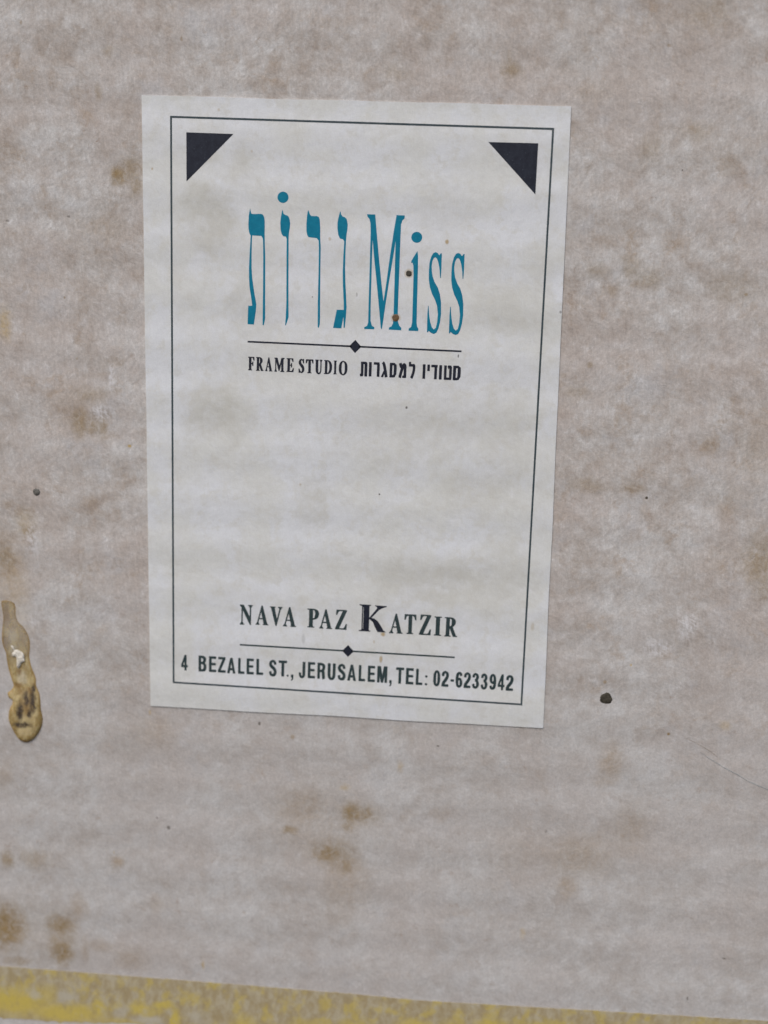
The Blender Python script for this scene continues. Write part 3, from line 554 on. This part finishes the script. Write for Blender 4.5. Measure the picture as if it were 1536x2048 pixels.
HEBREW = {
 'vav': (.19, R_(0, 0, .19, 1)),
 'yod': (.38, R_(0, 0, .38, 1)),
 'resh': (.46, R_(0, .84, .44, 1) + K_((.30, .92, .08), (.36, .87, .09), (.37, .72, .095), (.37, .4, .095), (.37, 0, .095))),
 'dalet': (.48, R_(0, .84, .48, 1) + R_(.26, 0, .44, .95)),
 'tav': (.52, R_(.05, .84, .40, 1) + R_(.33, 0, .51, .92) + P_((.33, .9), (.45, 1), (.51, .9)) + P_((.06, .98), (.22, .98), (.23, .1), (.20, 0), (0, 0), (0, .16), (.07, .19))),
 'gimel': (.50, K_((.11, 1, .098), (.19, .92, .098), (.26, .7, .098), (.34, .35, .098), (.41, 0, .098)) + P_((.20, .43), (.31, .40), (.16, 0), (0, 0)) ),
 'samekh': (.50, K_((.02, .92, .08), (.30, .92, .08), (.40, .86, .09), (.41, .6, .09), (.40, .25, .09), (.33, .09, .08), (.2, .08, .08), (.09, .08, .098), curve=False) + R_(.02, 0, .185, .98) + R_(.02, 0, .30, .155) + R_(.02, .84, .36, 1)),
 'mem': (.54, K_((.05, 1, .098), (.13, .78, .098), (.22, .66, .07)) + K_((.04, 0, .098), (.13, .35, .098), (.25, .72, .098), (.33, .92, .08)) + K_((.28, .9, .08), (.40, .93, .08), (.45, .82, .098), (.46, .5, .098), (.46, .05, .098)) + R_(.26, 0, .545, .15)),
 'lamed': (.50, R_(0, .77, .15, 1) + R_(0, .72, .40, .87) + K_((.34, .82, .08), (.41, .76, .09), (.41, .5, .09), (.34, .25, .09), (.22, 0, .09), curve=True)),
 'tet': (.56, R_(0, 0, .165, 1) + R_(0, 0, .54, .155) + R_(.39, .1, .56, .9) + P_((.30, 1), (.50, 1), (.56, .9), (.56, .8), (.34, .8), (.22, .55), (.22, .5), (.33, .5), (.30, .84), (.24, .90))),
}

# ------------------------------------------------------------------ the board
board = thing('backing_board', 'mottled pinkish grey cardboard backing board, stained and scuffed, behind the printed sticker', 'backing board', (0, -112, 0))
BX0, BX1, BY0, BY1 = -100.0, 112.0, -112.0, 84.0
def grid_sheet(x0, x1, y0, y1, z0, z1, nx, ny):
    vs, fs = [], []
    for j in range(ny + 1):
        for i in range(nx + 1): vs.append((x0 + (x1 - x0) * i / nx, y0 + (y1 - y0) * j / ny, z1))
    top = len(vs)
    for j in range(ny):
        for i in range(nx):
            a = j * (nx + 1) + i
            fs.append((a, a + 1, a + nx + 2, a + nx + 1))
    rim = [i for i in range(nx + 1)] + [j * (nx + 1) + nx for j in range(1, ny + 1)] + [ny * (nx + 1) + i for i in range(nx - 1, -1, -1)] + [j * (nx + 1) for j in range(ny - 1, 0, -1)]
    for i in rim: vs.append((vs[i][0], vs[i][1], z0))
    k = len(rim)
    for a in range(k): fs.append((rim[(a + 1) % k], rim[a], top + a, top + (a + 1) % k))
    fs.append(tuple(top + a for a in range(k - 1, -1, -1)))
    return vs, fs
fr = link('front_sheet', grid_sheet(BX0, BX1, BY0, BY1, -0.35, 0, 20, 20), M_BOARD, board)
link('back_sheet', grid_sheet(BX0, BX1, BY0, BY1, -4.4, -4.05, 1, 1), M_CORE, board, (0, -112, -4.05))
vs, fs = [], []
ns = int((BY1 - BY0) / 7.25 * 12)
for i in range(ns + 1):
    y = BY0 + 0.3 + (BY1 - BY0 - 0.6) * i / ns
    zc = -2.2 + 1.62 * math.sin(2 * math.pi * y / 7.25 + 0.9)
    for x in (BX0 + 0.2, BX1 - 0.2):
        vs += [(x, y, zc + 0.1), (x, y, zc - 0.1)]
for i in range(ns):
    a = i * 4; c = a + 4
    fs += [(a, a + 2, c + 2, c), (a + 3, a + 1, c + 1, c + 3), (a + 1, a, c, c + 1), (a + 2, a + 3, c + 3, c + 2)]
link('fluted_core', (vs, fs), M_CORE, board, (0, -112, -2.2))

# worn yellow tape along the lower edge, its edges a little ragged
def ragged(pts, step, amp, seed):
    out = []
    for (a, c) in zip(pts, pts[1:]):
        n = max(1, int(math.dist(a, c) / step))
        for i in range(n):
            t = i / n
            x = a[0] + (c[0] - a[0]) * t; y = a[1] + (c[1] - a[1]) * t
            out.append((x, y + amp * (noise.noise(Vector((x * 0.9, seed, 0))) + 0.5 * noise.noise(Vector((x * 2.7, seed, 3))))))
    out.append(tuple(pts[-1]))
    return out
tp = ragged([(BX0 + 2, TAPE_TOP[0][1] + 1.2)] + TAPE_TOP + [(BX1 - 2, TAPE_TOP[-1][1] - .8)], 0.7, 0.10, 1)
bt = ragged([(BX0 + 2, TAPE_BOTTOM[0][1] + 1.2)] + TAPE_BOTTOM + [(BX1 - 2, TAPE_BOTTOM[-1][1] - .8)], 0.7, 0.35, 9)
link('yellow_tape', slab(union([bt + tp[::-1]]), 0.003, 0.06), M_TAPE, board, label='strip of worn yellow tape with pale rubbed patches along the lower edge')

# ------------------------------------------------------------------ the sticker
ST = 0.16
sticker = thing('paper_sticker', 'off white rectangular printed paper sticker with teal lettering and thin ruled frame', 'sticker', (0, 0, 0))
def edge_pts(corners, step, amp):
    out = []
    for i in range(4):
        a, c = corners[i], corners[(i + 1) % 4]
        n = int(math.dist(a, c) / step)
        L = math.dist(a, c); nx, ny = -(c[1] - a[1]) / L, (c[0] - a[0]) / L
        for k in range(n):
            t = k / n
            d = amp * (noise.noise(Vector((t * L * 0.08, i * 7.0, 0))) + .15 * noise.noise(Vector((t * L * 1.3, i * 7.0, 4)))) * min(1, 4 * t, 4 * (1 - t) + .05)
            out.append((a[0] + (c[0] - a[0]) * t + nx * d, a[1] + (c[1] - a[1]) * t + ny * d))
    return out
link('paper', slab(union([edge_pts(STICKER, 1.0, 0.10)]), 0.004, ST), M_STICK, sticker)
ZI0, ZI1 = ST - 0.004, ST + 0.014
def printed(name, polys, mat, parent=sticker, **pr):
    vt = union(polys)
    cx = sum(p[0] for p in vt[0]) / len(vt[0]); cy = min(p[1] for p in vt[0])
    return link(name, slab(vt, ZI0, ZI1), mat, parent, (cx, cy, ZI0), **pr)

def bar(a, c, hw):
    L = math.dist(a, c); nx, ny = -(c[1] - a[1]) / L * hw, (c[0] - a[0]) / L * hw
    return [(a[0] + nx, a[1] + ny), (a[0] - nx, a[1] - ny), (c[0] - nx, c[1] - ny), (c[0] + nx, c[1] + ny)]
def inset(q, d):
    cx = sum(p[0] for p in q) / 4; cy = sum(p[1] for p in q) / 4
    return [(p[0] - math.copysign(d, p[0] - cx), p[1] - math.copysign(d, p[1] - cy)) for p in q]
q = inset(BORDER, 0.09)
ex = inset(q, -0.09)
printed('ruled_frame', [bar(q[0], q[1], .134), bar(q[1], q[2], .134), bar(q[2], q[3], .134), bar(q[3], q[0], .134)]
        + [[(p[0] - .134, p[1] - .134), (p[0] + .134, p[1] - .134), (p[0] + .134, p[1] + .134), (p[0] - .134, p[1] + .134)] for p in q], M_GREY)
for t, lab in zip(TRI, ('solid black triangle in the upper left corner of the frame', 'solid black triangle in the upper right corner of the frame')):
    printed('corner_triangle', [[tuple(p) for p in t]], M_DARK, label=lab)
for (a, c, d), lab in zip(RULES, ('thin rule with diamond under the teal lettering', 'thin rule with diamond above the address line')):
    r = printed('divider_rule', [bar(a, (d[0] - .5, (a[1] + (d[1] - a[1]) * .96)), .120), bar((d[0] + .5, d[1] + (c[1] - d[1]) * .04), c, .120)], M_DARK if a[1] > 0 else M_GREEN, label=lab)
    printed('diamond', [[(d[0] - .86, d[1]), (d[0], d[1] - .92), (d[0] + .86, d[1]), (d[0], d[1] + .92)]], M_DARK, r)
for p in TEAL[0:1] + TEAL[2:7] + TEAL[8:]:
    if p is TEAL[2] or p is TEAL[7]: continue
    if p is TEAL[6]: continue
    printed('letter', [[tuple(a) for a in p]], M_TEAL, label='tall condensed teal letter')
printed('letter', [[tuple(a) for a in TEAL[1]], [tuple(a) for a in TEAL[2]]], M_TEAL, label='tall teal letter with a round dot above')
printed('letter', [[tuple(a) for a in TEAL[6]], [tuple(a) for a in TEAL[7]]], M_TEAL, label='teal small letter i with a round dot')
for rows, glyphs, mat, lab in ((FRAME_LINE, SERIF, M_DARK, 'small black serif letter under the upper rule'), (HEBREW_LINE, HEBREW, M_DARK, 'small black Hebrew letter under the upper rule'),
                               (NAME_LINE, SERIF, M_GREEN, 'dark serif capital above the lower rule'), (ADDRESS_LINE, SANS, M_GREEN, 'dark bold sans character in the address line')):
    for ch, x0, x1, y0, y1 in rows:
        w, polys = glyphs[ch]
        mx = max(p[0] for a in polys for p in a); mn = min(p[0] for a in polys for p in a)
        sx = (x1 - x0 - .02) / (mx - mn); sy = y1 - y0 - .02
        e = 0.048 if glyphs is SANS else 0.044 if glyphs is SERIF else 0.030
        base = [[(x0 + e + (p[0] - mn) * (sx - 2 * e / (mx - mn)), y0 + e + p[1] * (sy - 2 * e)) for p in a] for a in polys]
        if ch == 'K': fat = base
        else: fat = base + [[(p[0] + dx, p[1] + dy) for p in a] for a in base for dx, dy in ((-e, 0), (e, 0), (0, e * .6), (0, -e * .6))]
        printed('letter', fat, M_DARK if ch == 'K' else mat, label=lab)

# ------------------------------------------------------------------ dried glue run at the left
org = (DRIP_ORG) = (-50.5, -51.6, 0)
M_GLUE = glue(org)
def inside(p, poly):
    r = False
    for i in range(len(poly)):
        (x1, y1), (x2, y2) = poly[i - 1], poly[i]
        if (y1 > p[1]) != (y2 > p[1]) and p[0] < (x2 - x1) * (p[1] - y1) / (y2 - y1) + x1: r = not r
    return r
def edge_dist(p, poly):
    d = 1e9
    for i in range(len(poly)):
        (x1, y1), (x2, y2) = poly[i - 1], poly[i]
        L = (x2 - x1) ** 2 + (y2 - y1) ** 2
        t = max(0, min(1, ((p[0] - x1) * (x2 - x1) + (p[1] - y1) * (y2 - y1)) / L))
        d = min(d, math.hypot(p[0] - x1 - t * (x2 - x1), p[1] - y1 - t * (y2 - y1)))
    return d
def blob(poly, step, hfun):
    """rounded solid over an outline: dense points, height from hfun(distance to the edge, x, y)"""
    pl = [tuple(p) for p in poly]
    if area(pl) < 0: pl = pl[::-1]
    pl = [tuple(p) for p in smooth(pl + [pl[0]], 3)[:-1]]
    xs = [p[0] for p in pl]; ys = [p[1] for p in pl]
    pts = []
    y = min(ys)
    while y < max(ys):
        x = min(xs)
        while x < max(xs):
            q = (x + random.uniform(-.2, .2) * step, y + random.uniform(-.2, .2) * step)
            if inside(q, pl) and edge_dist(q, pl) > step * .4: pts.append(q)
            x += step
        y += step
    vs = [Vector(p) for p in pl] + [Vector(p) for p in pts]
    r = delaunay_2d_cdt(vs, [], [list(range(len(pl)))], 1, 1e-6)
    out = [(v.x, v.y, hfun(edge_dist((v.x, v.y), pl), v.x, v.y)) for v in r[0]]
    fs = []
    for f in r[2]:
        f = tuple(f)
        if area([out[i][:2] for i in f]) < 0: f = f[::-1]
        fs.append(f)
    return out, fs
def drip_h(d, x, y):
    k = max(0.0, min(1.0, (-44.0 - y) / 3.5))              # thick drop at the lower end
    top = 0.06 + 0.42 * k
    wd = 0.35 + 0.75 * k
    u = min(1, d / wd)
    return 0.006 + top * math.sqrt(max(0, 1 - (1 - u) ** 2)) * (1 + 0.12 * noise.noise(Vector((x * 1.0, y * 0.8, 0)))) + (0.010 * noise.noise(Vector((x * 4, y * 3, 5))) if d > .2 else 0)
drip = thing('glue_drip', 'long amber brown run of dried glue ending in a rounded drop, left of the sticker', 'dried glue', org)
g = link('glue', blob(DRIP, 0.2, drip_h), M_GLUE, drip, org)
for p in g.data.polygons: p.use_smooth = True
ra = g.data.attributes.new('rim', 'FLOAT', 'POINT')            # glue pools darker along its outline
_dl = [tuple(p) for p in DRIP]
for i, vt in enumerate(g.data.vertices):
    ra.data[i].value = max(0.0, 1 - edge_dist(((vt.co.x + W(*org).x) / MM, (vt.co.z + W(*org).z) / MM), _dl) / 0.45)
def flake_h(d, x, y): return 0.19 + min(1, d / .25) * (0.14 + 0.08 * noise.noise(Vector((x * 5, y * 5, 2))))
fx = [tuple(p) for p in FLAKE]
link('white_flake', blob(fx, 0.12, flake_h), M_FLAKE, drip, (fx[0][0], fx[0][1], .1), label='chalky white flake set in the amber glue')

# ------------------------------------------------------------------ specks of dirt
def speck(d, z, h, rough, mat, name, label, cat):
    x, y, r = d
    vs, fs = [], []
    n, rings = 20, 4
    for j in range(rings + 1):
        u = j / rings
        for i in range(n):
            a = 2 * math.pi * i / n
            rr = r * (1 + rough * noise.noise(Vector((math.cos(a) * 1.7, math.sin(a) * 1.7, x)))) * math.cos(u * math.pi / 2 * .97)
            vs.append((x + rr * math.cos(a), y + rr * math.sin(a), z + h * math.sin(u * math.pi / 2) * (1 + .4 * rough * noise.noise(Vector((a, u * 3, y))))))
    for j in range(rings):
        for i in range(n):
            a = j * n + i; c = j * n + (i + 1) % n
            fs.append((a, c, c + n, a + n))
    fs.append(tuple(rings * n + i for i in range(n)))
    o = link(name, (vs, fs), mat, None, (x, y, z), label=label, category=cat, group='specks of dirt on the board and the sticker')
    for p in o.data.polygons: p.use_smooth = True
    return o
speck(DOTS[0], 0.003, 0.16, 0.10, M_SPECK_G, 'dirt_speck', 'smooth round grey speck on the bare board left of the sticker', 'speck')
speck(DOTS[1], 0.003, 0.08, 0.30, M_SPECK_D, 'dirt_speck', 'largest black rough speck on the board right of the sticker corner', 'speck')
speck(DOTS[2], ST + .016, 0.06, 0.15, M_SPECK_D, 'dirt_speck', 'small dark olive speck on the sticker beside the dotted teal letter', 'speck')
speck(DOTS[3], ST + .016, 0.05, 0.10, M_SPECK_B, 'dirt_speck', 'small round brown speck on the foot of the large teal letter', 'speck')

# ------------------------------------------------------------------ two loose fibres at the right
def tube(pts, r, z, seed):
    s = smooth([tuple(p) for p in pts], 4)
    vs, fs = [], []
    n = 6
    for i, (x, y) in enumerate(s):
        a = s[max(0, i - 1)]; c = s[min(len(s) - 1, i + 1)]
        L = math.dist(a, c); nx, ny = -(c[1] - a[1]) / L, (c[0] - a[0]) / L
        t = i / (len(s) - 1)
        rr = r * (0.35 + 0.65 * math.sin(min(1, 4 * t, 8 * (1 - t) + .2) * math.pi / 2)) * (1 + .25 * noise.noise(Vector((i * .5, seed, 0))))
        zz = z + rr + 0.006 * (1 + noise.noise(Vector((i * .2, seed, 4))))
        for k in range(n):
            q = 2 * math.pi * k / n
            vs.append((x + nx * rr * math.cos(q), y + ny * rr * math.cos(q), zz + rr * math.sin(q)))
    for i in range(len(s) - 1):
        for k in range(n):
            a = i * n + k; c = i * n + (k + 1) % n
            fs.append((a, c, c + n, a + n))
    fs += [tuple(range(n - 1, -1, -1)), tuple((len(s) - 1) * n + k for k in range(n))]
    return vs, fs
o = link('thread', tube(THREAD, 0.034, 0, 1), M_THREAD, None, (THREAD[0][0], THREAD[0][1], 0), label='long thin grey blue thread slanting down to the right across the board', category='thread')
o = link('fibre', tube(FIBRE, 0.024, 0, 2), M_FIBRE, None, (FIBRE[0][0], FIBRE[0][1], 0), label='short tan fibre lying just above the start of the grey thread', category='fibre')
